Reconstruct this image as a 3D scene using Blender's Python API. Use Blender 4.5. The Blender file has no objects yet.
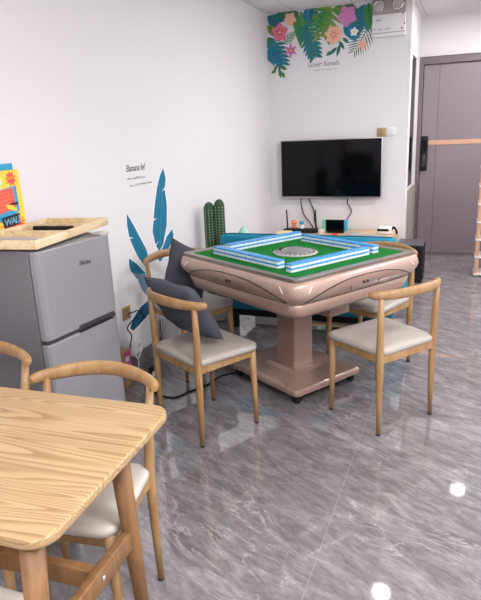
import bpy, bmesh, math, random
from mathutils import Vector, Matrix
random.seed(7)
PI = math.pi
C = bpy.context.scene.collection
SC = bpy.context.scene

# ------------------------------------------------------------------ materials
def lin(c):
    return tuple((v/12.92 if v <= .04045 else ((v+.055)/1.055)**2.4) for v in c)
def rgb(r, g, b):
    return lin((r/255, g/255, b/255)) + (1,)

def mat(name, col, rough=.5, metal=0., bump=0., bscale=60., var=0., vscale=8., coat=0., spec=None, emit=None, estr=1.):
    m = bpy.data.materials.new(name); m.use_nodes = True
    nt = m.node_tree; b = nt.nodes['Principled BSDF']
    b.inputs['Base Color'].default_value = col
    b.inputs['Roughness'].default_value = rough
    b.inputs['Metallic'].default_value = metal
    if coat: b.inputs['Coat Weight'].default_value = coat
    if spec is not None: b.inputs['Specular IOR Level'].default_value = spec
    tc = nt.nodes.new('ShaderNodeTexCoord')
    if var:
        n = nt.nodes.new('ShaderNodeTexNoise'); n.inputs['Scale'].default_value = vscale; n.inputs['Detail'].default_value = 4
        nt.links.new(tc.outputs['Object'], n.inputs['Vector'])
        r = nt.nodes.new('ShaderNodeMapRange'); r.inputs[3].default_value = 1-var; r.inputs[4].default_value = 1+var
        nt.links.new(n.outputs['Fac'], r.inputs[0])
        x = nt.nodes.new('ShaderNodeVectorMath'); x.operation = 'SCALE'
        x.inputs[0].default_value = col[:3]
        nt.links.new(r.outputs[0], x.inputs['Scale'])
        nt.links.new(x.outputs[0], b.inputs['Base Color'])
    if bump:
        n = nt.nodes.new('ShaderNodeTexNoise'); n.inputs['Scale'].default_value = bscale
        nt.links.new(tc.outputs['Object'], n.inputs['Vector'])
        bp = nt.nodes.new('ShaderNodeBump'); bp.inputs['Strength'].default_value = bump; bp.inputs['Distance'].default_value = .004
        nt.links.new(n.outputs['Fac'], bp.inputs['Height']); nt.links.new(bp.outputs[0], b.inputs['Normal'])
    if emit:
        b.inputs['Emission Color'].default_value = emit; b.inputs['Emission Strength'].default_value = estr
    return m

def wood_mat(name, c1, c2, rough=.45, scale=(1., 14., 14.), dist=3.5, ring=1.6, c3=None):
    m = bpy.data.materials.new(name); m.use_nodes = True
    nt = m.node_tree; b = nt.nodes['Principled BSDF']; L = nt.links
    b.inputs['Roughness'].default_value = rough
    tc = nt.nodes.new('ShaderNodeTexCoord'); mp = nt.nodes.new('ShaderNodeMapping')
    mp.inputs['Scale'].default_value = scale
    L.new(tc.outputs['Object'], mp.inputs['Vector'])
    w = nt.nodes.new('ShaderNodeTexNoise'); w.inputs['Scale'].default_value = ring; w.inputs['Detail'].default_value = 1.5
    w.inputs['Distortion'].default_value = .3
    L.new(mp.outputs[0], w.inputs['Vector'])
    mul = nt.nodes.new('ShaderNodeMath'); mul.operation = 'MULTIPLY'; mul.inputs[1].default_value = dist*6
    L.new(w.outputs['Fac'], mul.inputs[0])
    fr = nt.nodes.new('ShaderNodeMath'); fr.operation = 'FRACT'; L.new(mul.outputs[0], fr.inputs[0])
    n2 = nt.nodes.new('ShaderNodeTexNoise'); n2.inputs['Scale'].default_value = 9; n2.inputs['Detail'].default_value = 6
    mp2 = nt.nodes.new('ShaderNodeMapping'); mp2.inputs['Scale'].default_value = (scale[0]*.8, scale[1]*2.2, scale[2]*2.2)
    L.new(tc.outputs['Object'], mp2.inputs['Vector']); L.new(mp2.outputs[0], n2.inputs['Vector'])
    cr = nt.nodes.new('ShaderNodeValToRGB')
    cr.color_ramp.elements[0].position = 0; cr.color_ramp.elements[0].color = c1
    cr.color_ramp.elements[1].position = 1; cr.color_ramp.elements[1].color = c2
    e = cr.color_ramp.elements.new(.45); e.color = c1
    e = cr.color_ramp.elements.new(.85); e.color = c2
    e = cr.color_ramp.elements.new(.97); e.color = c2
    cr.color_ramp.elements[-1].color = c1
    L.new(fr.outputs[0], cr.inputs[0])
    mx = nt.nodes.new('ShaderNodeMix'); mx.data_type = 'RGBA'; mx.blend_type = 'MULTIPLY'; mx.inputs['Factor'].default_value = .35
    r2 = nt.nodes.new('ShaderNodeMapRange'); r2.inputs[1].default_value = .3; r2.inputs[2].default_value = .7; r2.inputs[3].default_value = .62; r2.inputs[4].default_value = 1.12
    L.new(n2.outputs['Fac'], r2.inputs[0])
    L.new(cr.outputs[0], mx.inputs[6]); L.new(r2.outputs[0], mx.inputs[7])
    L.new(mx.outputs[2], b.inputs['Base Color'])
    return m

def marble_floor():
    m = bpy.data.materials.new('grey_marble_tile'); m.use_nodes = True
    nt = m.node_tree; b = nt.nodes['Principled BSDF']; L = nt.links
    tc = nt.nodes.new('ShaderNodeTexCoord')
    # veins, streaked along one diagonal
    mp = nt.nodes.new('ShaderNodeMapping'); mp.inputs['Rotation'].default_value = (0, 0, math.radians(27)); 
    L.new(tc.outputs['Object'], mp.inputs['Vector'])
    st = nt.nodes.new('ShaderNodeMapping'); st.inputs['Scale'].default_value = (1.0, 3.2, 1)
    L.new(mp.outputs[0], st.inputs['Vector'])
    n1 = nt.nodes.new('ShaderNodeTexNoise'); n1.inputs['Scale'].default_value = 4.2; n1.inputs['Detail'].default_value = 12; n1.inputs['Roughness'].default_value = .76; n1.inputs['Distortion'].default_value = .7
    L.new(st.outputs[0], n1.inputs['Vector'])
    cr = nt.nodes.new('ShaderNodeValToRGB')
    cr.color_ramp.elements[0].position = .28; cr.color_ramp.elements[0].color = rgb(84, 81, 84)
    cr.color_ramp.elements[1].position = .72; cr.color_ramp.elements[1].color = rgb(152, 148, 151)
    e = cr.color_ramp.elements.new(.5); e.color = rgb(119, 115, 118)
    L.new(n1.outputs['Fac'], cr.inputs[0])
    nf = nt.nodes.new('ShaderNodeTexNoise'); nf.inputs['Scale'].default_value = 26; nf.inputs['Detail'].default_value = 8; nf.inputs['Roughness'].default_value = .7
    stf = nt.nodes.new('ShaderNodeMapping'); stf.inputs['Scale'].default_value = (.6, 1.5, 1); L.new(mp.outputs[0], stf.inputs['Vector']); L.new(stf.outputs[0], nf.inputs['Vector'])
    fr_ = nt.nodes.new('ShaderNodeMapRange'); fr_.inputs[1].default_value = .3; fr_.inputs[2].default_value = .7; fr_.inputs[3].default_value = .72; fr_.inputs[4].default_value = 1.3; L.new(nf.outputs['Fac'], fr_.inputs[0])
    fm = nt.nodes.new('ShaderNodeVectorMath'); fm.operation = 'SCALE'; L.new(cr.outputs[0], fm.inputs[0]); L.new(fr_.outputs[0], fm.inputs['Scale'])
    # thin bright veins
    st2 = nt.nodes.new('ShaderNodeMapping'); st2.inputs['Scale'].default_value = (.8, 3.0, 1); st2.inputs['Location'].default_value = (3.1, 1.7, 0)
    L.new(mp.outputs[0], st2.inputs['Vector'])
    n2 = nt.nodes.new('ShaderNodeTexNoise'); n2.inputs['Scale'].default_value = 1.9; n2.inputs['Detail'].default_value = 7; n2.inputs['Roughness'].default_value = .6; n2.inputs['Distortion'].default_value = 1.0
    L.new(st2.outputs[0], n2.inputs['Vector'])
    sub = nt.nodes.new('ShaderNodeMath'); sub.operation = 'SUBTRACT'; sub.inputs[1].default_value = .5; L.new(n2.outputs['Fac'], sub.inputs[0])
    ab = nt.nodes.new('ShaderNodeMath'); ab.operation = 'ABSOLUTE'; L.new(sub.outputs[0], ab.inputs[0])
    vr = nt.nodes.new('ShaderNodeMapRange'); vr.inputs[1].default_value = 0; vr.inputs[2].default_value = .011; vr.inputs[3].default_value = .45; vr.inputs[4].default_value = 0
    L.new(ab.outputs[0], vr.inputs[0])
    n3 = nt.nodes.new('ShaderNodeTexNoise'); n3.inputs['Scale'].default_value = 2.0; L.new(tc.outputs['Object'], n3.inputs['Vector'])
    vm = nt.nodes.new('ShaderNodeMapRange'); vm.inputs[1].default_value = .42; vm.inputs[2].default_value = .62; L.new(n3.outputs['Fac'], vm.inputs[0])
    vv = nt.nodes.new('ShaderNodeMath'); vv.operation = 'MULTIPLY'; L.new(vr.outputs[0], vv.inputs[0]); L.new(vm.outputs[0], vv.inputs[1])
    mx = nt.nodes.new('ShaderNodeMix'); mx.data_type = 'RGBA'; mx.inputs[7].default_value = rgb(205, 200, 202)
    L.new(vv.outputs[0], mx.inputs['Factor']); L.new(fm.outputs[0], mx.inputs[6])
    # grout: 1.2 m square tiles
    gm = nt.nodes.new('ShaderNodeMapping'); gm.inputs['Location'].default_value = (.431, -1.93, 0); L.new(tc.outputs['Object'], gm.inputs['Vector'])
    br = nt.nodes.new('ShaderNodeTexBrick'); br.offset = 0; br.squash = 1
    br.inputs['Scale'].default_value = 1; br.inputs['Brick Width'].default_value = 1.2; br.inputs['Row Height'].default_value = 1.2
    br.inputs['Mortar Size'].default_value = .0020; br.inputs['Mortar Smooth'].default_value = .1
    L.new(gm.outputs[0], br.inputs['Vector'])
    mx2 = nt.nodes.new('ShaderNodeMix'); mx2.data_type = 'RGBA'; mx2.inputs[7].default_value = rgb(138, 134, 137)
    L.new(br.outputs['Fac'], mx2.inputs['Factor']); L.new(mx.outputs[2], mx2.inputs[6])
    L.new(mx2.outputs[2], b.inputs['Base Color'])
    b.inputs['Roughness'].default_value = .03
    b.inputs['IOR'].default_value = 2.0
    return m

def ceiling_mat():
    m = bpy.data.materials.new('ceiling_panels'); m.use_nodes = True
    nt = m.node_tree; b = nt.nodes['Principled BSDF']; L = nt.links
    tc = nt.nodes.new('ShaderNodeTexCoord'); gm = nt.nodes.new('ShaderNodeMapping'); gm.inputs['Location'].default_value = (1.76, -5.8, 0)
    L.new(tc.outputs['Object'], gm.inputs['Vector'])
    br = nt.nodes.new('ShaderNodeTexBrick'); br.offset = 0
    br.inputs['Scale'].default_value = 1; br.inputs['Brick Width'].default_value = .6; br.inputs['Row Height'].default_value = .6
    br.inputs['Mortar Size'].default_value = .006
    br.inputs['Color1'].default_value = rgb(226, 223, 224); br.inputs['Color2'].default_value = rgb(226, 223, 224); br.inputs['Mortar'].default_value = rgb(196, 192, 194)
    L.new(gm.outputs[0], br.inputs['Vector']); L.new(br.outputs['Color'], b.inputs['Base Color'])
    b.inputs['Roughness'].default_value = .8
    return m

M = {}
M['wall'] = mat('white_wall_paint', rgb(228, 226, 228), .75, bump=.05, bscale=140)
M['ceil'] = ceiling_mat()
M['floor'] = marble_floor()
M['base'] = mat('grey_marble_skirting', rgb(120, 114, 118), .2, var=.2, vscale=5)
M['oak'] = wood_mat('oak_tabletop', rgb(183, 155, 115), rgb(153, 122, 83), .42, (.42, 6.5, 6.5), 11, .8)
M['oakleg'] = wood_mat('oak_table_leg', rgb(136, 98, 61), rgb(124, 87, 52), .45, (16, 16, 1.2), .8, 1.0)
M['chair'] = wood_mat('light_oak_chair_wood', rgb(168, 133, 90), rgb(155, 119, 76), .42, (9, 9, 1.4), .6, 1.0)
M['leather'] = mat('greige_leather', rgb(166, 158, 152), .42, bump=.12, bscale=220)
M['leather_w'] = mat('cream_leather', rgb(196, 188, 178), .42, bump=.12, bscale=220)
M['pillow'] = mat('slate_grey_fabric', rgb(66, 67, 77), .95, bump=.5, bscale=420, var=.1, vscale=60)
M['black'] = mat('black_plastic', rgb(17, 17, 19), .55, spec=.3)
M['rubber'] = mat('dark_rubber', rgb(40, 36, 34), .7)
M['screen'] = mat('black_glass_screen', rgb(5, 6, 9), .08, spec=.18)
M['silver'] = mat('silver_metal', rgb(190, 190, 194), .3, .8)
M['steel'] = mat('fridge_silver_door', rgb(142, 142, 147), .32, .25)
M['fridge_side'] = mat('fridge_grey_side', rgb(104, 103, 108), .42, .1)
M['fridge_dark'] = mat('fridge_recess', rgb(48, 48, 52), .5)
M['white_pl'] = mat('white_plastic', rgb(232, 230, 232), .4)
M['pine'] = wood_mat('pale_pine', rgb(226, 204, 168), rgb(212, 186, 148), .5, (8, 1.2, 8), 1.0, 1.0)
M['rose'] = mat('rose_gold_lacquer', rgb(176, 149, 136), .26, .15, coat=.4, var=.06, vscale=14)
M['rose_d'] = mat('rose_brown_lacquer', rgb(154, 127, 114), .3, .15, coat=.3, var=.06, vscale=10)
M['taupe'] = mat('taupe_metal_edge', rgb(128, 116, 108), .3, .5)
M['felt'] = mat('green_felt', rgb(14, 112, 40), .95, bump=.2, bscale=600, spec=.15)
M['tile_b'] = mat('blue_tile_back', rgb(62, 150, 214), .3)
M['tile_w'] = mat('white_tile_body', rgb(222, 230, 240), .3)
M['tile_seam'] = mat('dark_blue_tile_seam', rgb(70, 84, 128), .4)
M['teal'] = mat('teal_fabric', rgb(12, 122, 152), .9, bump=.3, bscale=300)
M['mint'] = mat('mint_fabric', rgb(160, 214, 192), .9, bump=.3, bscale=200)
M['cactus'] = mat('cactus_green', rgb(40, 74, 50), .6, var=.3, vscale=40)
M['spine'] = mat('cactus_spine', rgb(196, 198, 160), .6)
M['pot'] = mat('white_ceramic', rgb(226, 222, 216), .3)
M['soil'] = mat('soil', rgb(70, 52, 40), .95, bump=.6, bscale=90)
M['door'] = mat('taupe_grey_door', rgb(138, 126, 132), .42, .25)
M['door_d'] = mat('dark_taupe_frame', rgb(112, 103, 108), .42, .25)
M['copper'] = mat('copper_strip', rgb(208, 164, 140), .3, .5)
M['gold'] = mat('brushed_gold_plate', rgb(172, 146, 108), .4, .3)
M['ltgrey'] = mat('light_grey_plastic', rgb(176, 172, 170), .45)
M['beige'] = mat('beige_panel', rgb(158, 148, 138), .5)
M['shelfwood'] = mat('pink_oak_slat', rgb(214, 168, 138), .5, var=.08, vscale=12)
M['standwood'] = mat('tan_laminate', rgb(204, 172, 134), .45, var=.06, vscale=8)
M['lamp'] = mat('fill_diffuser', rgb(255, 255, 255), .5, emit=(1, .97, .96, 1), estr=14)  # glowing face of the added fill panels
M['lampc'] = mat('downlight_glow', rgb(255, 255, 255), .5, emit=(1, .97, .94, 1), estr=40)
M['chrome'] = mat('lamp_chrome', rgb(214, 210, 206), .15, .9)
M['emband'] = mat('emergency_lamp_grey', rgb(160, 152, 148), .45)
M['ink'] = mat('dark_ink', rgb(52, 52, 60), .7)
M['inkg'] = mat('grey_ink', rgb(120, 116, 122), .7)
M['inkp'] = mat('violet_ink', rgb(104, 84, 140), .7)
M['decal_w'] = mat('white_vinyl', rgb(240, 240, 242), .55)
M['card'] = mat('brown_cardboard', rgb(168, 134, 102), .8)
M['red'] = mat('red_plastic', rgb(216, 60, 52), .4)
M['orange'] = mat('orange_plastic', rgb(232, 128, 84), .5)
M['cream'] = mat('cream_cloth', rgb(232, 216, 160), .9)
M['joyg'] = mat('mint_green_plastic', rgb(112, 196, 160), .4)
M['joyb'] = mat('sky_blue_plastic', rgb(72, 168, 200), .4)
def cm(name, r, g, b, rough=.6): 
    M[name] = mat(name, rgb(r, g, b), rough); return M[name]
cm('vinyl_teal', 8, 112, 146); cm('vinyl_rib', 60, 150, 176); cm('vinyl_navy', 6, 84, 122); cm('vinyl_slate', 116, 136, 158)
cm('vinyl_seagreen', 28, 116, 122); cm('vinyl_green', 64, 142, 70); cm('vinyl_olive', 124, 148, 62); cm('vinyl_forest', 40, 104, 72)
cm('vinyl_pink', 226, 120, 146); cm('vinyl_magenta', 206, 130, 186); cm('vinyl_peach', 240, 186, 156); cm('vinyl_rose', 186, 64, 92); cm('vinyl_yellow', 236, 204, 96)
cm('print_yellow', 250, 206, 70); cm('print_red', 236, 84, 78); cm('print_blue', 44, 150, 196); cm('print_sky', 120, 190, 220); cm('print_orange', 244, 140, 40); cm('print_white', 244, 240, 236); cm('print_black', 30, 28, 40); cm('print_pink', 216, 92, 150)

# ------------------------------------------------------------------ helpers
def tag(o, label=None, cat=None, group=None, kind=None):
    if label: o['label'] = label
    if cat: o['category'] = cat
    if group: o['group'] = group
    if kind: o['kind'] = kind
    return o
def empty(name, loc, rz=0, label=None, cat=None, group=None):
    o = bpy.data.objects.new(name, None); C.objects.link(o)
    o.location = loc; o.rotation_euler = (0, 0, rz); o.empty_display_size = .1
    return tag(o, label, cat, group)
def copy_tree(o, parent=None):
    c = o.copy(); C.objects.link(c)
    if parent: c.parent = parent
    for ch in list(kids[o.name]) if o.name in kids else []:
        copy_tree(ch, c)
    return c
kids = {}

class MB:
    def __init__(s): s.bm = bmesh.new(); s.mi = 0
    def _fin(s, geom, T):
        if T is not None: bmesh.ops.transform(s.bm, matrix=T, verts=[v for v in geom if isinstance(v, bmesh.types.BMVert)])
    def face(s, vs, sm=False):
        try:
            f = s.bm.faces.new(vs); f.material_index = s.mi; f.smooth = sm; return f
        except ValueError: return None
    def box(s, x0, x1, y0, y1, z0, z1, bev=0, seg=2, T=None):
        t = bmesh.new(); r = bmesh.ops.create_cube(t, size=1)
        for v in r['verts']:
            v.co = Vector(((x0+x1)/2+v.co.x*(x1-x0), (y0+y1)/2+v.co.y*(y1-y0), (z0+z1)/2+v.co.z*(z1-z0)))
        if bev: bmesh.ops.bevel(t, geom=list(t.edges), offset=bev, segments=seg, affect='EDGES', profile=.5)
        return s.merge(t, T, bool(bev))
    def merge(s, t, T=None, sm=False):
        m = {}
        for v in t.verts: m[v] = s.bm.verts.new(T @ v.co if T is not None else v.co)
        for f in t.faces: s.face([m[v] for v in f.verts], sm)
        t.free(); return s
    def tube(s, pts, rad, seg=12, flat=None, caps=True, up=None):
        """pts path, rad list or number; flat = list of (a,b) elliptical radii along (side, up)"""
        pts = [Vector(p) for p in pts]; n = len(pts)
        rings = []
        prev = None
        for i, p in enumerate(pts):
            d = (pts[min(i+1, n-1)]-pts[max(i-1, 0)]).normalized()
            ref = Vector(up) if up else (prev if prev is not None else (Vector((0, 0, 1)) if abs(d.z) < .9 else Vector((1, 0, 0))))
            u = (ref-d*ref.dot(d)).normalized(); w = d.cross(u)
            if not up: prev = u
            a, b = (flat[i] if flat else ((rad[i],)*2 if isinstance(rad, (list, tuple)) else (rad, rad)))
            rings.append([s.bm.verts.new(p+w*(a*math.cos(2*PI*k/seg))+u*(b*math.sin(2*PI*k/seg))) for k in range(seg)])
        for i in range(n-1):
            for k in range(seg):
                s.face([rings[i][k], rings[i][(k+1) % seg], rings[i+1][(k+1) % seg], rings[i+1][k]], True)
        if caps:
            s.face(rings[0][::-1]); s.face(rings[-1])
        return s
    def lathe(s, prof, seg=24, c=(0, 0), T=None, caps=True):
        t = bmesh.new(); rings = []
        for r, z in prof:
            rings.append([t.verts.new((c[0]+r*math.cos(2*PI*k/seg), c[1]+r*math.sin(2*PI*k/seg), z)) for k in range(seg)])
        for i in range(len(rings)-1):
            for k in range(seg):
                t.faces.new([rings[i][k], rings[i][(k+1) % seg], rings[i+1][(k+1) % seg], rings[i+1][k]])
        if caps: t.faces.new(rings[0][::-1]); t.faces.new(rings[-1])
        return s.merge(t, T, True)
    def prism(s, poly, h, T=None, z0=0):
        """poly in local xy, extruded z0..z0+h; T maps to place"""
        t = bmesh.new()
        a = [t.verts.new((p[0], p[1], z0)) for p in poly]; b = [t.verts.new((p[0], p[1], z0+h)) for p in poly]
        n = len(poly)
        for i in range(n): t.faces.new([a[i], a[(i+1) % n], b[(i+1) % n], b[i]])
        t.faces.new(a[::-1]); t.faces.new(b)
        bmesh.ops.recalc_face_normals(t, faces=list(t.faces))
        return s.merge(t, T)
    def loft(s, sects, caps=True, sm=True):
        """sects: list of equal-length closed point rings"""
        R = [[s.bm.verts.new(p) for p in r] for r in sects]; n = len(R[0])
        for i in range(len(R)-1):
            for k in range(n): s.face([R[i][k], R[i][(k+1) % n], R[i+1][(k+1) % n], R[i+1][k]], sm)
        if caps: s.face(R[0][::-1]); s.face(R[-1])
        return s
    def build(s, name, mats, parent=None, bevel=0, subsurf=0):
        me = bpy.data.meshes.new(name)
        bmesh.ops.recalc_face_normals(s.bm, faces=list(s.bm.faces))
        s.bm.to_mesh(me); s.bm.free()
        for m in (mats if isinstance(mats, (list, tuple)) else [mats]): me.materials.append(m)
        o = bpy.data.objects.new(name, me); C.objects.link(o)
        if parent is not None:
            o.parent = parent; kids.setdefault(parent.name, []).append(o)
        if bevel:
            d = o.modifiers.new('bevel', 'BEVEL'); d.width = bevel; d.segments = 2; d.limit_method = 'ANGLE'
        if subsurf:
            d = o.modifiers.new('sub', 'SUBSURF'); d.levels = subsurf; d.render_levels = subsurf
        return o
def bx(name, m, parent, *a, **k): return MB().box(*a, **k).build(name, m, parent)

def rrect(hx, hy, r, z, n=6, cx=0, cy=0):
    out = []
    for (sx, sy, a0) in ((1, 1, 0), (-1, 1, 90), (-1, -1, 180), (1, -1, 270)):
        for k in range(n+1):
            a = math.radians(a0+90*k/n)
            out.append(Vector((cx+sx*(hx-r)+r*math.cos(a), cy+sy*(hy-r)+r*math.sin(a), z)))
    return out
def bez(pts, n=24):
    """catmull-rom through pts"""
    P = [Vector(p) for p in pts]; P = [2*P[0]-P[1]]+P+[2*P[-1]-P[-2]]; out = []
    for i in range(1, len(P)-2):
        for k in range(n if i == len(P)-3 else n):
            t = k/n
            a, b, c, d = P[i-1], P[i], P[i+1], P[i+2]
            out.append(.5*((2*b)+(c-a)*t+(2*a-5*b+4*c-d)*t*t+(-a+3*b-3*c+d)*t**3))
    out.append(P[-2]); return out
def text(name, body, size, m, T, parent, shear=0, thick=.0006, align='LEFT', space=1):
    cu = bpy.data.curves.new(name, 'FONT'); cu.body = body; cu.size = size; cu.shear = shear; cu.extrude = thick; cu.align_x = align; cu.space_character = space
    o = bpy.data.objects.new(name, cu); C.objects.link(o)
    dg = bpy.context.evaluated_depsgraph_get()
    me = bpy.data.meshes.new_from_object(o.evaluated_get(dg)); bpy.data.objects.remove(o)
    me.transform(T); me.materials.clear(); me.materials.append(m)
    o2 = bpy.data.objects.new(name, me); C.objects.link(o2)
    if parent: o2.parent = parent; kids.setdefault(parent.name, []).append(o2)
    return o2
def struct(o): o['kind'] = 'structure'; return o

# frames for flat things on walls: local x right, y up, z out of the wall
def on_left(y, z, x=-2.05): return Matrix(((0, 0, 1, x), (1, 0, 0, y), (0, 1, 0, z), (0, 0, 0, 1)))   # local x -> +y (reads left to right from the room)
def on_back(x, z, y=6.11): return Matrix(((1, 0, 0, x), (0, 0, -1, y), (0, 1, 0, z), (0, 0, 0, 1)))

# ------------------------------------------------------------------ room shell
H = 2.665
XR, YF = 2.6, -2.2
struct(bx('floor', M['floor'], None, -2.2, XR+.1, YF-.1, 7.45, -.08, 0))
struct(bx('ceiling', M['ceil'], None, -2.2, XR+.1, YF-.1, 7.45, H, H+.08))
struct(bx('wall_left', M['wall'], None, -2.2, -2.05, YF, 6.3, 0, H))
struct(bx('wall_right', M['wall'], None, XR, XR+.1, YF, 7.4, 0, H))
struct(bx('wall_front', M['wall'], None, -2.05, XR, YF-.1, YF, 0, H))
# wall with the TV, its outer corner at x=-0.60; side wall runs on to the entrance door
struct(bx('wall_back', M['wall'], None, -2.05, -.605, 6.11, 6.3, 0, H))
w = MB(); w.box(-.72, -.61, 6.3, 7.24, 2.22, H); w.box(-.72, -.61, 6.84, 7.24, 0, 2.22); w.box(-.72, -.61, 6.3, 6.84, 0, .86)
struct(w.build('wall_side', M['wall']))
w = MB(); w.box(-.72, -.615, 7.24, 7.4, 0, H); w.box(-.615, 1.35, 7.24, 7.4, 2.245, H); w.box(.75, XR, 7.24, 7.4, 0, 2.245)
struct(w.build('wall_door', M['wall']))
# dark glazed side opening
wi = struct(empty('window_1', (-.61, 6.57, .86)))
bx('glass', M['screen'], wi, -.012, -.002, -.255, .255, .015, 1.345)
w = MB(); w.box(-.1, .0, -.27, -.24, 0, 1.36); w.box(-.1, .004, .24, .27, 0, 1.36); w.box(-.1, .004, -.24, .24, 1.33, 1.36); w.box(-.1, .004, -.24, .24, 0, .02)
w.build('window_frame', M['white_pl'], wi)
bp = bx('trim_1', M['beige'], None, -.61, -.598, 6.32, 7.2, .0, .85); struct(bp)
# baseboards
struct(bx('baseboard_left', M['base'], None, -2.05, -2.036, YF, 6.11, 0, .085))
struct(bx('baseboard_back', M['base'], None, -2.036, -.605, 6.096, 6.11, 0, .085))
struct(bx('baseboard_right', M['base'], None, XR-.014, XR, YF, 7.24, 0, .085))
# entrance door
d = struct(empty('door_1', (-.61, 7.24, 0)))
fr = MB(); fr.box(0, .045, -.05, .1, 0, 2.235); fr.box(.045, 1.30, -.05, .1, 2.16, 2.235); fr.box(1.30, 1.36, -.05, .1, 0, 2.235)
fr.build('door_frame', M['door_d'], d, bevel=.004)
lf = MB(); lf.box(.05, .215, -.02, .05, .012, 2.155); lf.box(.222, 1.295, -.02, .05, .012, 2.155); lf.box(.21, .23, -.012, .05, .012, 2.155)
lf.build('door_leaf', M['door'], d, bevel=.002)
bx('copper_strip', M['copper'], d, .10, 1.295, -.026, -.018, 1.285, 1.335)
lk = bx('smart_lock', M['black'], d, .055, .13, -.06, -.018, .99, 1.385, bev=.012)
bx('lock_handle', mat('lock_grey', rgb(58, 58, 62), .3, .4), lk, .07, .115, -.085, -.055, 1.04, 1.18, bev=.01)
bx('keypad', M['screen'], lk, .062, .123, -.063, -.058, 1.22, 1.34)
bx('threshold', M['door_d'], d, .045, 1.30, -.06, .1, 0, .012)

# ------------------------------------------------------------------ lights (added fill panels out of view, downlights ahead)
def fill_panel(x, y, w, power, label):  # unseen panel added on the ceiling for soft fill
    t = empty('added_fill_panel', (x, y, H), 0, label, 'fill light', 'added square fill panels')
    f = MB(); hw = w/2
    for a in ((-hw, hw, -hw, -hw+.02), (-hw, hw, hw-.02, hw), (-hw, -hw+.02, -hw+.02, hw-.02), (hw-.02, hw, -hw+.02, hw-.02)): f.box(*a, -.014, 0)
    f.build('frame', M['white_pl'], t)
    bx('diffuser', M['lamp'], t, -hw+.02, hw-.02, -hw+.02, hw-.02, -.008, 0)
    l = bpy.data.lights.new('fill_glow', 'AREA'); l.shape = 'SQUARE'; l.size = w-.06; l.energy = power; l.color = (1, .985, .985)
    lo = bpy.data.objects.new('fill_glow', l); C.objects.link(lo); lo.location = (x, y, H-.02)
def downlight(x, y, power, label):
    t = empty('downlight', (x, y, H), 0, label, 'downlight', 'round recessed downlights')
    MB().lathe([(.088, 0), (.088, -.004), (.076, -.008), (.07, -.003)], 32, caps=False).build('trim_ring', M['white_pl'], t)
    MB().lathe([(.0735, -.001), (.0735, -.004)], 32).build('diffuser', M['lampc'], t)
    l = bpy.data.lights.new('downlight_glow', 'AREA'); l.shape = 'DISK'; l.size = .14; l.energy = power*.55; l.color = (1, .96, .94)
    lo = bpy.data.objects.new('downlight_glow', l); C.objects.link(lo); lo.location = (x, y, H-.02)
FILLS = [(.55, .9, .6, 34), (.55, -.9, .6, 34), (1.75, .9, .6, 34), (1.75, 2.7, .6, 38), (1.75, 4.5, .6, 38), (1.75, 6.3, .6, 30), (-.65, -.9, .6, 30)]  # positions and powers of the added fill panels
for x, y, w, p in FILLS[:]:
    fill_panel(x, y, .6, p, 'added square white fill panel on the ceiling, out of the view')
downlight(.10, 6.33, 26, 'round downlight near the entrance door')
downlight(-.52, 4.457, 26, 'round downlight over the space behind the game table')

# ------------------------------------------------------------------ chairs
def make_chair(name, label, leather, wood, rz, loc, group, rake=0, fy=.178):
    t = empty(name, loc, rz, label, 'chair', group)
    hw = .193
    for sx in (-1, 1):
        p = MB().tube([(sx*hw, fy, .006), (sx*(hw-.004), fy-.002, .2), (sx*(hw-.008), fy-.006, .44)], [.0115, .0155, .019], 14)
        lg = p.build('leg', wood, t); bp = MB().lathe([(.011, 0), (.0125, .002), (.0125, .010)], 12, c=(sx*hw, fy)).build('foot_cap', M['rubber'], lg)
        p = MB().tube([(sx*hw, -.182, .006), (sx*(hw-.002), -.178, .2), (sx*(hw-.003), -.176, .44), (sx*(hw+.001), -.178-rake*.45, .6), (sx*(hw+.004), -.182-rake, .735)], [.0115, .0155, .0195, .0165, .0125], 14)
        lg = p.build('leg', wood, t); MB().lathe([(.011, 0), (.0125, .002), (.0125, .010)], 12, c=(sx*hw, -.182)).build('foot_cap', M['rubber'], lg)
    f = MB()
    f.box(-hw, hw, fy-.015, fy+.007, .387, .428); f.box(-hw, hw, -.19, -.168, .387, .428)
    f.box(-hw-.002, -hw+.02, -.175, fy-.008, .387, .428); f.box(hw-.02, hw+.002, -.175, fy-.008, .387, .428)
    f.build('seat_frame', wood, t, bevel=.004)
    s = MB(); secs = []
    for z, o in ((.424, -.004), (.428, .004), (.440, .008), (.452, .006), (.459, -.004), (.4625, -.02), (.465, -.06), (.466, -.11)):
        ring = []
        for v in rrect(.203+o, .103+fy/2+o, max(.05+o, .02), z, 6, 0, (fy-.17)/2):
            v.x *= 1+.06*(v.y/.2); ring.append(v)
        secs.append(ring)
    s.loft(secs); s.build('seat', leather, t)
    path = bez([(-.232, -.135, .737), (-.215, -.168, .738), (-.16, -.207, .742), (-.085, -.236, .747), (0, -.247, .75), (.085, -.236, .747), (.16, -.207, .742), (.215, -.168, .738), (.232, -.135, .737)], 5)
    path = [p-Vector((0, rake, 0)) for p in path]; n = len(path); fl = []
    for i in range(n):
        q = abs(i/(n-1)*2-1)
        hgt = .0155+.0105*(1-q**2.2); th = .0165-.0035*(1-q)
        if q > .93: hgt *= .9; th *= .9
        fl.append((th, hgt))
    fl[0] = fl[-1] = (.010, .012); 
    MB().tube(path, 0, 14, flat=fl, up=(0, 0, 1)).build('backrest', wood, t)
    return t
GG = 'oak dining chairs with curved horn backrests'
chairR = make_chair('dining_chair', 'light oak chair with empty greige seat right of the game table, back to the viewer', M['leather'], M['chair'], .935, (-.381, 2.911, 0), GG)
def place(src, x, y, rz, label, sc=1):
    c = copy_tree(src); c.location = (x, y, 0); c.rotation_euler = (0, 0, rz); c['label'] = label; c.scale = (sc, sc, sc); return c
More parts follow.
